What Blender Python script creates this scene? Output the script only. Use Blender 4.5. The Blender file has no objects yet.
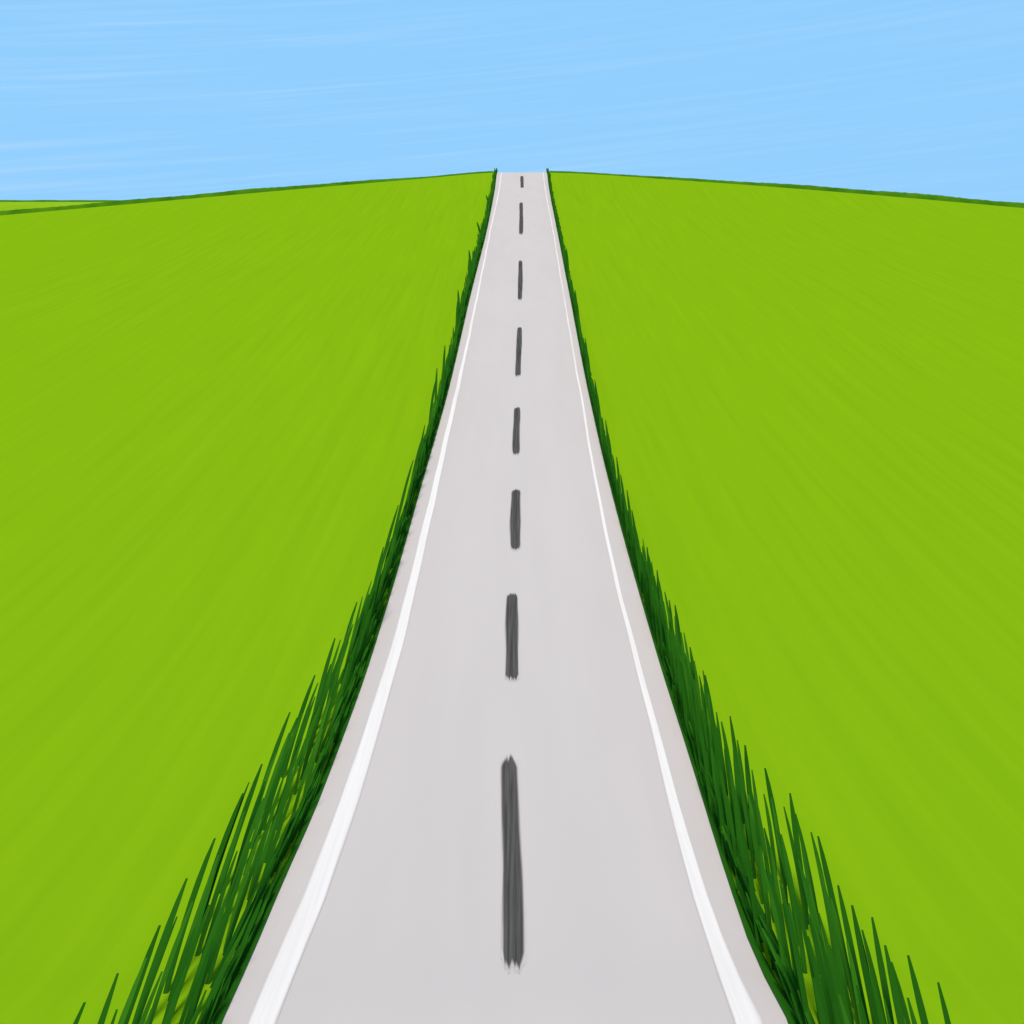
import bpy, math, random
from bisect import bisect_right
random.seed(11)
C = bpy.context.scene.collection

# ------------------------------------------------------------------ numbers of the place
W = 5.0            # road width (m)
F = 1100.0         # focal length in pixels
EYE = 250.0        # image row of eye level
ys = [1024, 960, 900, 800, 700, 600, 500, 400, 300, 230, 190, 173]
ws = [566, 504, 458, 383, 314, 252, 196, 144, 101, 70, 54.5, 49]
cxs = [-7, -9, -7, -1, 2, 3, 3.5, 6, 8, 10, 10, 10]
H = W * (1024 - EYE) / 566.0
D = [F * W / w for w in ws]
Z = [H - W * (y - EYE) / w for y, w in zip(ys, ws)]
YC, ZC = D[-1], Z[-1]
PX = [-400, -60, 4] + D + [YC + 3, YC + 8, YC + 20, YC + 50, YC + 150, 800, 3000]
PZ = [0, 0, 0] + Z + [ZC + .02, ZC - .4, ZC - 2, ZC - 5.5, ZC - 10, -2, -6]
RX = [-400, 4] + D + [YC + 60, 3000]
RC = [-.06, -.06] + [c * d / F for c, d in zip(cxs, D)] + [1.6, 1.6]

def pchip(xs, vs):
    n = len(xs); h = [xs[i+1]-xs[i] for i in range(n-1)]
    s = [(vs[i+1]-vs[i])/h[i] for i in range(n-1)]
    m = [0.0]*n; m[0] = s[0]; m[-1] = s[-1]
    for i in range(1, n-1):
        if s[i-1]*s[i] > 0:
            a = 2*h[i]+h[i-1]; b = h[i]+2*h[i-1]
            m[i] = (a+b)/(a/s[i-1]+b/s[i])
    def f(x):
        if x <= xs[0]: return vs[0]
        if x >= xs[-1]: return vs[-1]
        i = bisect_right(xs, x)-1; t = (x-xs[i])/h[i]
        return ((2*t**3-3*t*t+1)*vs[i] + (t**3-2*t*t+t)*h[i]*m[i]
                + (-2*t**3+3*t*t)*vs[i+1] + (t**3-t*t)*h[i]*m[i+1])
    return f
prof = pchip(PX, PZ)
rcen = pchip(RX, RC)
def sstep(a, b, x):
    t = max(0, min(1, (x-a)/(b-a))); return t*t*(3-2*t)
def drop(u):
    a = max(0, abs(u) - W/2 - .6)
    if u < 0: raw = .0450*a**1.2 + .15*sstep(0, 8, a)
    else: raw = .0160*a**1.42 + .18*sstep(0, 14, a)
    return 16*(1-math.exp(-raw/16))
def ground(u, Y):
    return prof(Y) - drop(u)*sstep(15, 105, Y)
def lin(tab, x):
    if x <= tab[0][0]: return tab[0][1]
    for (a, va), (b, vb) in zip(tab, tab[1:]):
        if x <= b: return va + (vb-va)*(x-a)/(b-a)
    return tab[-1][1]
def depth_at(y, v=0.0):
    lo, hi = 4.5, YC
    for _ in range(50):
        mid = (lo+hi)/2
        if EYE + F*(H-prof(mid)-v)/mid > y: lo = mid
        else: hi = mid
    return (lo+hi)/2

# ------------------------------------------------------------------ helpers
def build(name, verts, faces, mat, parent=None, smooth=True, cols=None):
    me = bpy.data.meshes.new(name); me.from_pydata(verts, [], faces); me.update()
    me.materials.append(mat)
    if smooth: me.polygons.foreach_set('use_smooth', [True]*len(me.polygons))
    if cols:
        a = me.attributes.new('tone', 'FLOAT', 'POINT'); a.data.foreach_set('value', cols)
    o = bpy.data.objects.new(name, me); C.objects.link(o)
    if parent: o.parent = parent
    return o
def tag(o, label, cat, kind=None, group=None):
    o['label'] = label; o['category'] = cat
    if kind: o['kind'] = kind
    if group: o['group'] = group
    return o
def sheet(us, Ys, fn):
    v = [fn(u, Y) for Y in Ys for u in us]; n = len(us)
    f = [(j*n+i, j*n+i+1, (j+1)*n+i+1, (j+1)*n+i) for j in range(len(Ys)-1) for i in range(n-1)]
    return v, f

G = .833
def col(c): return (c[0]*G, c[1]*G, c[2]*G, 1)
def mat_new(name):
    m = bpy.data.materials.new(name); m.use_nodes = True
    nt = m.node_tree; b = nt.nodes['Principled BSDF']
    b.inputs['Roughness'].default_value = 1; b.inputs['Specular IOR Level'].default_value = 0
    return m, nt, b
def streak_mat(name, dark, light, scale=(1, 1, 1), det=4, lo=.35, hi=.65, scale2=None, extra=None, worn=None, wornk=.6):
    m, nt, b = mat_new(name); N = nt.nodes; L = nt.links
    tc = N.new('ShaderNodeTexCoord'); mp = N.new('ShaderNodeMapping')
    mp.inputs['Scale'].default_value = scale
    no = N.new('ShaderNodeTexNoise'); no.inputs['Scale'].default_value = 1; no.inputs['Detail'].default_value = det
    mr = N.new('ShaderNodeMapRange'); mr.inputs['From Min'].default_value = lo; mr.inputs['From Max'].default_value = hi
    mx = N.new('ShaderNodeMix'); mx.data_type = 'RGBA'
    mx.inputs['A'].default_value = col(dark); mx.inputs['B'].default_value = col(light)
    L.new(tc.outputs['Object'], mp.inputs['Vector']); L.new(mp.outputs['Vector'], no.inputs['Vector'])
    L.new(no.outputs['Fac'], mr.inputs['Value']); L.new(mr.outputs['Result'], mx.inputs['Factor'])
    out = mx.outputs['Result']
    if scale2:
        mp2 = N.new('ShaderNodeMapping'); mp2.inputs['Scale'].default_value = scale2
        n2 = N.new('ShaderNodeTexNoise'); n2.inputs['Scale'].default_value = 1; n2.inputs['Detail'].default_value = 3
        r2 = N.new('ShaderNodeMapRange'); r2.inputs['From Min'].default_value = .3; r2.inputs['From Max'].default_value = .7
        m2 = N.new('ShaderNodeMix'); m2.data_type = 'RGBA'; m2.inputs['B'].default_value = col(extra)
        r2.inputs['To Max'].default_value = .5
        L.new(tc.outputs['Object'], mp2.inputs['Vector']); L.new(mp2.outputs['Vector'], n2.inputs['Vector'])
        L.new(n2.outputs['Fac'], r2.inputs['Value']); L.new(r2.outputs['Result'], m2.inputs['Factor'])
        L.new(out, m2.inputs['A']); out = m2.outputs['Result']
    if worn:   # paint wearing thin towards its edges: asphalt colour shows through where 'tone' is low
        at = N.new('ShaderNodeAttribute'); at.attribute_name = 'tone'
        s = N.new('ShaderNodeMath'); s.operation = 'MULTIPLY_ADD'; s.inputs[1].default_value = wornk
        L.new(no.outputs['Fac'], s.inputs[0]); L.new(at.outputs['Fac'], s.inputs[2])
        r3 = N.new('ShaderNodeMapRange'); r3.interpolation_type = 'SMOOTHSTEP'
        r3.inputs['From Min'].default_value = .30; r3.inputs['From Max'].default_value = .85
        m3 = N.new('ShaderNodeMix'); m3.data_type = 'RGBA'; m3.inputs['A'].default_value = col(worn)
        L.new(s.outputs[0], r3.inputs['Value']); L.new(r3.outputs['Result'], m3.inputs['Factor'])
        L.new(out, m3.inputs['B']); out = m3.outputs['Result']
    L.new(out, b.inputs['Base Color'])
    return m

ASPH = (.442, .384, .360)
M_field = streak_mat('meadow_green', (.147, .278, .0035), (.170, .304, .004), (3.2, .10, .3), 6, .3, .7,
                     (.05, .02, .03), (.163, .289, .003))
M_hill = streak_mat('far_meadow', (.17, .30, .006), (.20, .33, .01), (.1, .1, .1))
M_rim = streak_mat('rim_grass', (.032, .11, .004), (.062, .165, .005), (.5, .5, .5), 5)
M_road = streak_mat('pale_asphalt', (.434, .377, .354), (.450, .391, .366), (1.3, .12, 1), 5, .3, .7)
M_white = streak_mat('white_paint', (.59, .53, .50), (.63, .57, .54), (20, .3, 1), 4, .3, .6, worn=ASPH, wornk=.5)
M_dash = streak_mat('dark_paint', (.042, .038, .036), (.092, .083, .078), (34, .6, 1), 5, .35, .7, worn=ASPH, wornk=.6)

def blade_mat():
    m, nt, b = mat_new('dark_grass'); N = nt.nodes; L = nt.links
    at = N.new('ShaderNodeAttribute'); at.attribute_name = 'tone'
    cr = N.new('ShaderNodeValToRGB')
    cr.color_ramp.elements[0].color = (.006, .046, .003, 1)
    cr.color_ramp.elements[1].color = (.030, .118, .006, 1)
    e = cr.color_ramp.elements.new(.5); e.color = (.013, .072, .004, 1)
    L.new(at.outputs['Fac'], cr.inputs['Fac']); L.new(cr.outputs['Color'], b.inputs['Base Color'])
    return m
M_blade = blade_mat()

# ------------------------------------------------------------------ ground
rows = [-400, -250, -150, -80, -40, -20, -10, -5]
y = 0.0
while y < YC - 6: rows.append(y); y += .75
while y < YC + 14: rows.append(y); y += .3
while y < YC + 60: rows.append(y); y += 3
rows += [190, 215, 250, 300, 400, 550, 800, 1200, 2000, 3000]
half = [0, .8, 1.6, 2.5, 2.9, 3.3, 3.7, 4.1, 4.5, 5, 5.5, 6.2, 7, 8, 9, 11, 13.5, 16, 19, 22, 25, 28, 32, 36, 40, 45, 50, 55, 60, 66, 74, 85, 100, 120, 150, 200, 300, 500, 900, 1600, 2600]
us = [-h for h in reversed(half[1:])] + half
def gp(u, Y): return (u + rcen(Y), Y, ground(u, Y))
v, f = sheet(us, rows, gp)
tag(build('ground', v, f, M_field), 'bright green open meadow rolling up to the hill crest on both sides of the road', 'field', 'structure')

rr = [Y for Y in rows if -80 <= Y <= YC + 58]
def rp(u, Y): return (u + rcen(Y), Y, prof(Y) + .03)
v, f = sheet([-W/2, -1.6, -.8, 0, .8, 1.6, W/2], rr, rp)
def skirt(side):
    base = len(v)
    for Y in rr:
        v.append((side*W/2 + rcen(Y), Y, prof(Y)+.03)); v.append((side*(W/2+.03) + rcen(Y), Y, prof(Y)-.05))
    for j in range(len(rr)-1):
        f.append((base+2*j, base+2*j+1, base+2*j+3, base+2*j+2))
skirt(-1); skirt(1)
road = tag(build('road', v, f, M_road), 'pale grey straight road climbing to the crest between the meadows', 'road', 'structure')

# edge lines, kept as parts of the road
L_line = [(1024, 250, 276), (960, 276, 300), (900, 302, 324), (800, 342, 359.5), (700, 375, 388), (600, 404.5, 413.5), (500, 429.5, 435.5), (400, 453, 457), (300, 475.5, 477.8), (230, 489.6, 491.2), (176, 500.6, 501.7)]
R_line = [(1024, 735, 761), (960, 713, 730), (900, 693, 707), (800, 668, 677.5), (700, 644, 650), (600, 618.6, 622.6), (500, 597.7, 600.5), (400, 580.8, 583.1), (300, 563.6, 565.2), (230, 552.2, 553.6), (176, 543, 544)]
for tab, lab, fades in ((L_line, 'broad white line along the left edge of the road', (1.0, .58)), (R_line, 'thin white line along the right edge of the road', (1.0, .47))):
    inn, out = [], []
    for (py, a, b) in tab:
        d = depth_at(py); c = rcen(d); e = (b-a)*.06
        inn.append((d, (a-e-512)*d/F - c)); out.append((d, (b+e-512)*d/F - c))
    vv, ff, cc = [], [], []
    fr = (0, .08, .18, .35, .5, .65, .82, .92, 1)
    tn = (0, .4, .75, .95, .95, .95, .75, .4, 0)
    nrow = 0
    for Y in rr:
        if Y < -40: continue
        j = .006*math.sin(Y*.7)+.004*math.sin(Y*1.6+1)
        a = lin(inn, Y)+j; b = lin(out, Y)+j
        st = fades[0]+(fades[1]-fades[0])*sstep(16, 50, Y)
        for t, q in zip(fr, tn):
            vv.append((a+(b-a)*t+rcen(Y), Y, prof(Y)+.035)); cc.append(st*q)
        nrow += 1
    k = len(fr)
    for j in range(nrow-1):
        for i in range(k-1): ff.append((j*k+i, j*k+i+1, (j+1)*k+i+1, (j+1)*k+i))
    o = build('edge_line', vv, ff, M_white, road, cols=cc); o['label'] = lab

dashes = [(979, 755, 513.8, 509.5, 23), (685, 593, 511.5, 512.5, 15), (553, 489, 515, 516, 12), (457, 407, 516, 517, 8.2),
          (379, 326, 518, 519.5, 6.5), (302, 260, 520, 520.5, 5.4), (236, 202, 521, 521.3, 4.6), (188.5, 176, 522, 522, 3.9)]
def rowsurf(Y):
    i = bisect_right(rr, Y)-1; a, b = rr[i], rr[i+1]; t = (Y-a)/(b-a)
    return prof(a)*(1-t)+prof(b)*t + .035
for k, (y0, y1, x0, x1, wp) in enumerate(dashes):
    d0, d1 = depth_at(y0), depth_at(y1)
    X0, X1 = (x0-512)*d0/F, (x1-512)*d1/F
    w = wp*depth_at((y0+y1)/2)/F
    nu, nr = 18, 60
    ln = d1-d0; vv, ff, cc = [], [], []
    ends = [(random.random(), random.random()) for _ in range(nu+1)]
    for j in range(nr+1):
        for i in range(nu+1):
            t = j/nr; s = i/nu-.5; e = abs(s)*2
            lo_ = .04*e**3+.035*ends[i][0]; hi_ = 1-.045*e**3-.035*ends[i][1]
            tt = lo_+(hi_-lo_)*t
            Y = d0+ln*tt
            X = X0+(X1-X0)*tt+.03*w*math.sin(5*tt+k)+w*s*(1+.05*math.sin(9*tt+2*k))*(.93+.07*math.sin(math.pi*tt))
            vv.append((X, Y, rowsurf(Y)))
            q = min(1, (1-e)/.45)*min(1, min(t, 1-t)/.05)
            cc.append(.78*q)
    n = nu+1
    for j in range(nr):
        for i in range(nu): ff.append((j*n+i, j*n+i+1, (j+1)*n+i+1, (j+1)*n+i))
    build('center_dash', vv, ff, M_dash, road, cols=cc)

# ------------------------------------------------------------------ roadside grass
def blade(vv, ff, cc, root, tip, bend, w, tone, seg=7):
    rx, ry, rz = root; tx, ty, tz = tip
    yaw = random.uniform(-.4, .4); ax, ay = math.cos(yaw), math.sin(yaw)
    base = len(vv)
    for j in range(seg+1):
        t = j/seg
        b = 4*t*(1-t)*bend
        x = rx+(tx-rx)*t + b; yy = ry+(ty-ry)*t; z = rz+(tz-rz)*t + abs(b)*.3
        hw = .5*w*(min(1, .75+t*1.2))*(1-.72*max(0, (t-.65)/.35)**2) + .002
        vv += [(x-ax*hw, yy-ay*hw, z), (x+ay*hw*.35, yy-ax*hw*.35, z), (x+ax*hw, yy+ay*hw, z)]
        tn = max(0, min(1, tone+random.uniform(-.03, .03)+.08*(t-.5)))
        cc += [tn, tn, tn]
    for j in range(seg):
        a = base+3*j
        ff += [(a, a+1, a+4, a+3), (a+1, a+2, a+5, a+4)]

L_tips = [(85, 1002), (118, 973), (160, 925), (187, 878), (215, 838), (243, 793), (262, 764), (290, 712), (315, 675), (335, 638), (357, 602), (385, 547), (402, 505), (415, 460), (425, 425), (437, 368), (445, 345), (458, 290), (469, 250), (477, 222), (486, 195)]
R_tips = [(938, 982), (908, 955), (885, 945), (872, 917), (852, 905), (838, 885), (818, 836), (790, 793), (765, 768), (745, 745), (730, 716), (705, 675), (690, 647), (675, 605), (657, 570), (647, 547), (625, 490), (613, 457), (603, 420), (593, 380), (585, 338), (575, 290), (566, 248), (557, 215), (551, 192)]
for side, tips, lab in ((-1, L_tips, 'long dark green grass blades leaning along the left edge of the road'),
                        (1, R_tips, 'long dark green grass blades standing along the right edge of the road')):
    vv, ff, cc = [], [], []
    env = []
    for (px, py) in tips:
        Y = depth_at(py, 1.0); X = (px-512)*Y/F - rcen(Y)
        env.append((Y, max(.02, side*X - W/2)))
    env.sort()
    def lean(Y):            # how far a tip lies inward of its root / ahead of its root
        far = sstep(18, 50, Y)
        if side < 0: return .22+random.uniform(-.05, .05), 1.1+.4*far+random.uniform(-.12, .12)
        return .03+random.uniform(-.05, .05), .85+.4*far+random.uniform(-.12, .12)
    def place(toff, Yt, h, wd, tone, bend=None):
        # a blade whose tip is toff metres outside the asphalt; far up the road they all root right beside it
        li, lf = lean(Yt)
        Yr = Yt-lf*h
        far = sstep(20, 42, Yt)
        roff = (toff+li*h)*(1-far) + min(toff+li*h, random.uniform(.04, .2))*far
        roff = max(.04, roff); toff = max(0, toff)
        xr = side*(W/2+roff)+rcen(Yr); xt = side*(W/2+toff)+rcen(Yt)
        if bend is None: bend = side*random.uniform(0, .03)
        blade(vv, ff, cc, (xr, Yr, ground(side*(W/2+roff), Yr)-.02), (xt, Yt, prof(min(Yt, YC+1.5))+h), bend, wd, tone, 7)
    # the outermost, separately readable blades
    for (px, py) in tips:
        h = 1.0 if py > 560 else 1.35
        if py < 230: h = .9
        Y = depth_at(py, h); u = side*((px-512)*Y/F-rcen(Y))-W/2
        wd = .060 if Y < 30 else .060+.09*sstep(25, 70, Y)
        place(max(0, u), Y, h, wd, random.uniform(.2, .45))
        if Y > 24:
            place(max(0, u*.75), Y+random.uniform(-1.6, -.9), h*.92, wd, random.uniform(.2, .45))
            place(max(0, u*.5), Y+random.uniform(.8, 1.5), h*.8, wd, random.uniform(.2, .45))
    # long separate blades between them and the road, evenly spread in short rows
    Y = 6.3; row = 0
    while Y < YC+1:
        e = max(.03, lin(env, Y))
        near = 1-sstep(16, 30, Y)
        slots = (5 if side > 0 else 3) if near > .5 else 2
        for q in range(slots):
            o = ((q+.5+random.uniform(-.4, .4)+(.5 if row % 2 else 0)) / (slots+.5))
            o = min(.94, max(.02, o))**1.15
            h = random.uniform(.85, 1.08)*(1-.12*(1-o)) if Y < YC-6 else random.uniform(.35, .6)
            h *= 1-.12*(1-near)
            wd = random.uniform(.036, .052) if Y < 30 else random.uniform(.055, .08)
            place(o*e*(1-.3*(1-near)), Y+random.uniform(-.15, .15), h, wd, max(0, min(1, random.gauss(.36+.2*o, .15))))
        Y += (.46 if side > 0 else .56) if Y < 22 else .6; row += 1
    # the last tufts, standing against the sky at the crest
    for q in range(4):
        place(random.uniform(.02, .14), YC-random.uniform(0, 1.5), random.uniform(.4, .52), .10, .25)
    # lower strokes lying along the road, filling the corner beside the asphalt
    Y = 5.0
    while Y < YC+1:
        hgt = random.uniform(.12, .46)
        ro = random.uniform(.03, .10)+.38*hgt; Yt = Y+random.uniform(.7, 1.3)
        to = max(0, ro-.42*hgt)
        xr = side*(W/2+ro)+rcen(Y); xt = side*(W/2+to)+rcen(Yt)
        blade(vv, ff, cc, (xr, Y, prof(Y)-.02), (xt, Yt, prof(min(Yt, YC+1.5))+hgt), 0, random.uniform(.035, .05), max(0, min(1, random.gauss(.38, .15))), 5)
        Y += .13 if Y < 40 else .22
    # matted undergrowth hugging the edge; its dark strip also paints shade under the blades
    base = len(vv); cnt = 0
    for Yq in [q for q in rows if 0 <= q <= YC+3]:
        wd = .08+.04*math.sin(Yq*2.1)*math.sin(Yq*.77)+random.uniform(-.02, .03)+.22*sstep(30, 80, Yq)
        a, b = side*(W/2-.01), side*(W/2+wd)
        vv += [(a+rcen(Yq), Yq, prof(Yq)+.045), ((a+b)/2+rcen(Yq), Yq, prof(Yq)+.07), (b+rcen(Yq), Yq, prof(Yq)+.01)]
        cc += [.35, .3, .45]; cnt += 1
    for j in range(cnt-1):
        a = base+3*j; ff += [(a, a+1, a+4, a+3), (a+1, a+2, a+5, a+4)]
    tag(build('roadside_grass', vv, ff, M_blade, cols=cc), lab, 'grass', 'stuff')

# ------------------------------------------------------------------ darker grass along the crest of each meadow
def rim(side, lab):
    vv, ff = [], []
    u = W/2+.15; us_ = []
    while u < 150: us_.append(u); u += .35 if u < 70 else 1.5
    pn = 7
    for u in us_:
        U = side*u
        hh = (.26+.28*sstep(2, 30, u)) if side < 0 else (.28+.36*sstep(3, 45, u))
        hh *= 1+.07*math.sin(u*.5)+random.uniform(-.05, .05)
        for j in range(pn):
            t = j/(pn-1); Y = YC-.3+t*2.4
            vv.append((U+rcen(Y), Y, ground(U, Y)-.03+hh*math.sin(math.pi*t)**.6 if 0 < t < 1 else ground(U, Y)-.05))
    for i in range(len(us_)-1):
        for j in range(pn-1):
            a = i*pn+j; ff.append((a, a+1, a+pn+1, a+pn))
    tag(build('crest_grass', vv, ff, M_rim), lab, 'grass', 'stuff')
rim(-1, 'low strip of darker grass along the crest of the left meadow')
rim(1, 'low strip of darker grass along the crest of the right meadow')

# ------------------------------------------------------------------ far hill seen just over the crest on the left
def hill(side, pts, lab, Yh=210.0):
    hx = []; X = 30.0
    while X < 420: hx.append(X); X += 2 if X < 120 else 10
    hy = [Yh+q for q in (-90, -60, -40, -25, -12, -5, 0, 5, 12, 25, 40, 60, 90)]
    def top(X): return lin(pts, X)
    def fn(X, Y): return (side*X, Y, -14+(top(X)+14)*math.exp(-((Y-Yh)/60)**2))
    v, f = sheet(hx, hy, fn)
    h = tag(build('hills', v, f, M_hill), lab, 'hill', 'structure')
    vv, ff = [], []
    for X in hx:
        g = .34*(1+random.uniform(-.1, .1))
        for q, dz in ((-1.5, -.06), (-.6, g), (.6, g), (1.5, -.06)):
            p = fn(X, Yh+q); vv.append((p[0], p[1], p[2]+dz))
    for i in range(len(hx)-1):
        for j in range(3):
            a = 4*i+j; ff.append((a, a+1, a+5, a+4))
    build('hill_top_grass', vv, ff, M_rim, h)
def zpx(py, Y=210.0): return H-(py-EYE)/F*Y
def xpx(px, Y=210.0): return abs(px-512)/F*Y
hill(-1, [(30, zpx(235)), (xpx(250), zpx(207)), (xpx(130), zpx(202)), (xpx(0), zpx(202)), (160, zpx(208)), (420, -5)], 'distant paler green hill just above the crest at the far left')

# ------------------------------------------------------------------ daylight
w = bpy.data.worlds.new('World'); bpy.context.scene.world = w; w.use_nodes = True
nt = w.node_tree; N = nt.nodes; L = nt.links
bg = N['Background']; bg.inputs['Strength'].default_value = .1
sky = N.new('ShaderNodeTexSky'); sky.sky_type = 'NISHITA'; sky.sun_disc = False
sky.sun_elevation = math.radians(76); sky.sun_rotation = math.radians(170)
tc = N.new('ShaderNodeTexCoord'); sp = N.new('ShaderNodeSeparateXYZ'); L.new(tc.outputs['Generated'], sp.inputs[0])
def noise(scale, rot, det, lo, hi, amt, loc=(0, 0, 0)):
    r = N.new('ShaderNodeMapping'); r.inputs['Rotation'].default_value = rot
    s = N.new('ShaderNodeMapping'); s.inputs['Scale'].default_value = scale; s.inputs['Location'].default_value = loc
    n = N.new('ShaderNodeTexNoise'); n.inputs['Scale'].default_value = 1; n.inputs['Detail'].default_value = det
    m = N.new('ShaderNodeMapRange'); m.inputs['From Min'].default_value = lo; m.inputs['From Max'].default_value = hi; m.inputs['To Max'].default_value = amt
    L.new(tc.outputs['Generated'], r.inputs[0]); L.new(r.outputs[0], s.inputs[0]); L.new(s.outputs[0], n.inputs['Vector']); L.new(n.outputs['Fac'], m.inputs['Value'])
    return m.outputs['Result']
a = noise((4, 4, 210), (0, math.radians(6), 0), 5, .5, .8, .22)
b = noise((2.5, 2.5, 90), (0, math.radians(3), 0), 5, .5, .85, .10, (3, 1, 5))
add = N.new('ShaderNodeMath'); add.operation = 'ADD'; L.new(a, add.inputs[0]); L.new(b, add.inputs[1])
west = N.new('ShaderNodeMapRange'); west.inputs['From Min'].default_value = -.45; west.inputs['From Max'].default_value = .25
west.inputs['To Min'].default_value = 1.0; west.inputs['To Max'].default_value = .5
L.new(sp.outputs['X'], west.inputs['Value'])
mu = N.new('ShaderNodeMath'); mu.operation = 'MULTIPLY'; L.new(add.outputs[0], mu.inputs[0]); L.new(west.outputs['Result'], mu.inputs[1])
base = N.new('ShaderNodeMix'); base.data_type = 'RGBA'; base.inputs['Factor'].default_value = .94
base.inputs['B'].default_value = (2.85, 6.35, 10.3, 1); L.new(sky.outputs['Color'], base.inputs['A'])
mx = N.new('ShaderNodeMix'); mx.data_type = 'RGBA'; mx.inputs['B'].default_value = (7.2, 8.8, 10.0, 1)
L.new(mu.outputs[0], mx.inputs['Factor']); L.new(base.outputs['Result'], mx.inputs['A'])
L.new(mx.outputs['Result'], bg.inputs['Color'])

sd = bpy.data.lights.new('sun', 'SUN'); sd.energy = 5; sd.angle = math.radians(12); sd.color = (1, .92, .80)
so = bpy.data.objects.new('sun', sd); C.objects.link(so); so.rotation_euler = (math.radians(14), 0, math.radians(-10))

cd = bpy.data.cameras.new('camera'); cd.sensor_width = 36; cd.lens = F/1024*36; cd.clip_end = 6000
cd.shift_y = -(512-EYE)/1024
co = bpy.data.objects.new('camera', cd); C.objects.link(co); co.location = (0, 0, H); co.rotation_euler = (math.pi/2, 0, 0)
bpy.context.scene.camera = co
vs = bpy.context.scene.view_settings; vs.view_transform = 'Standard'; vs.look = 'None'; vs.exposure = 0
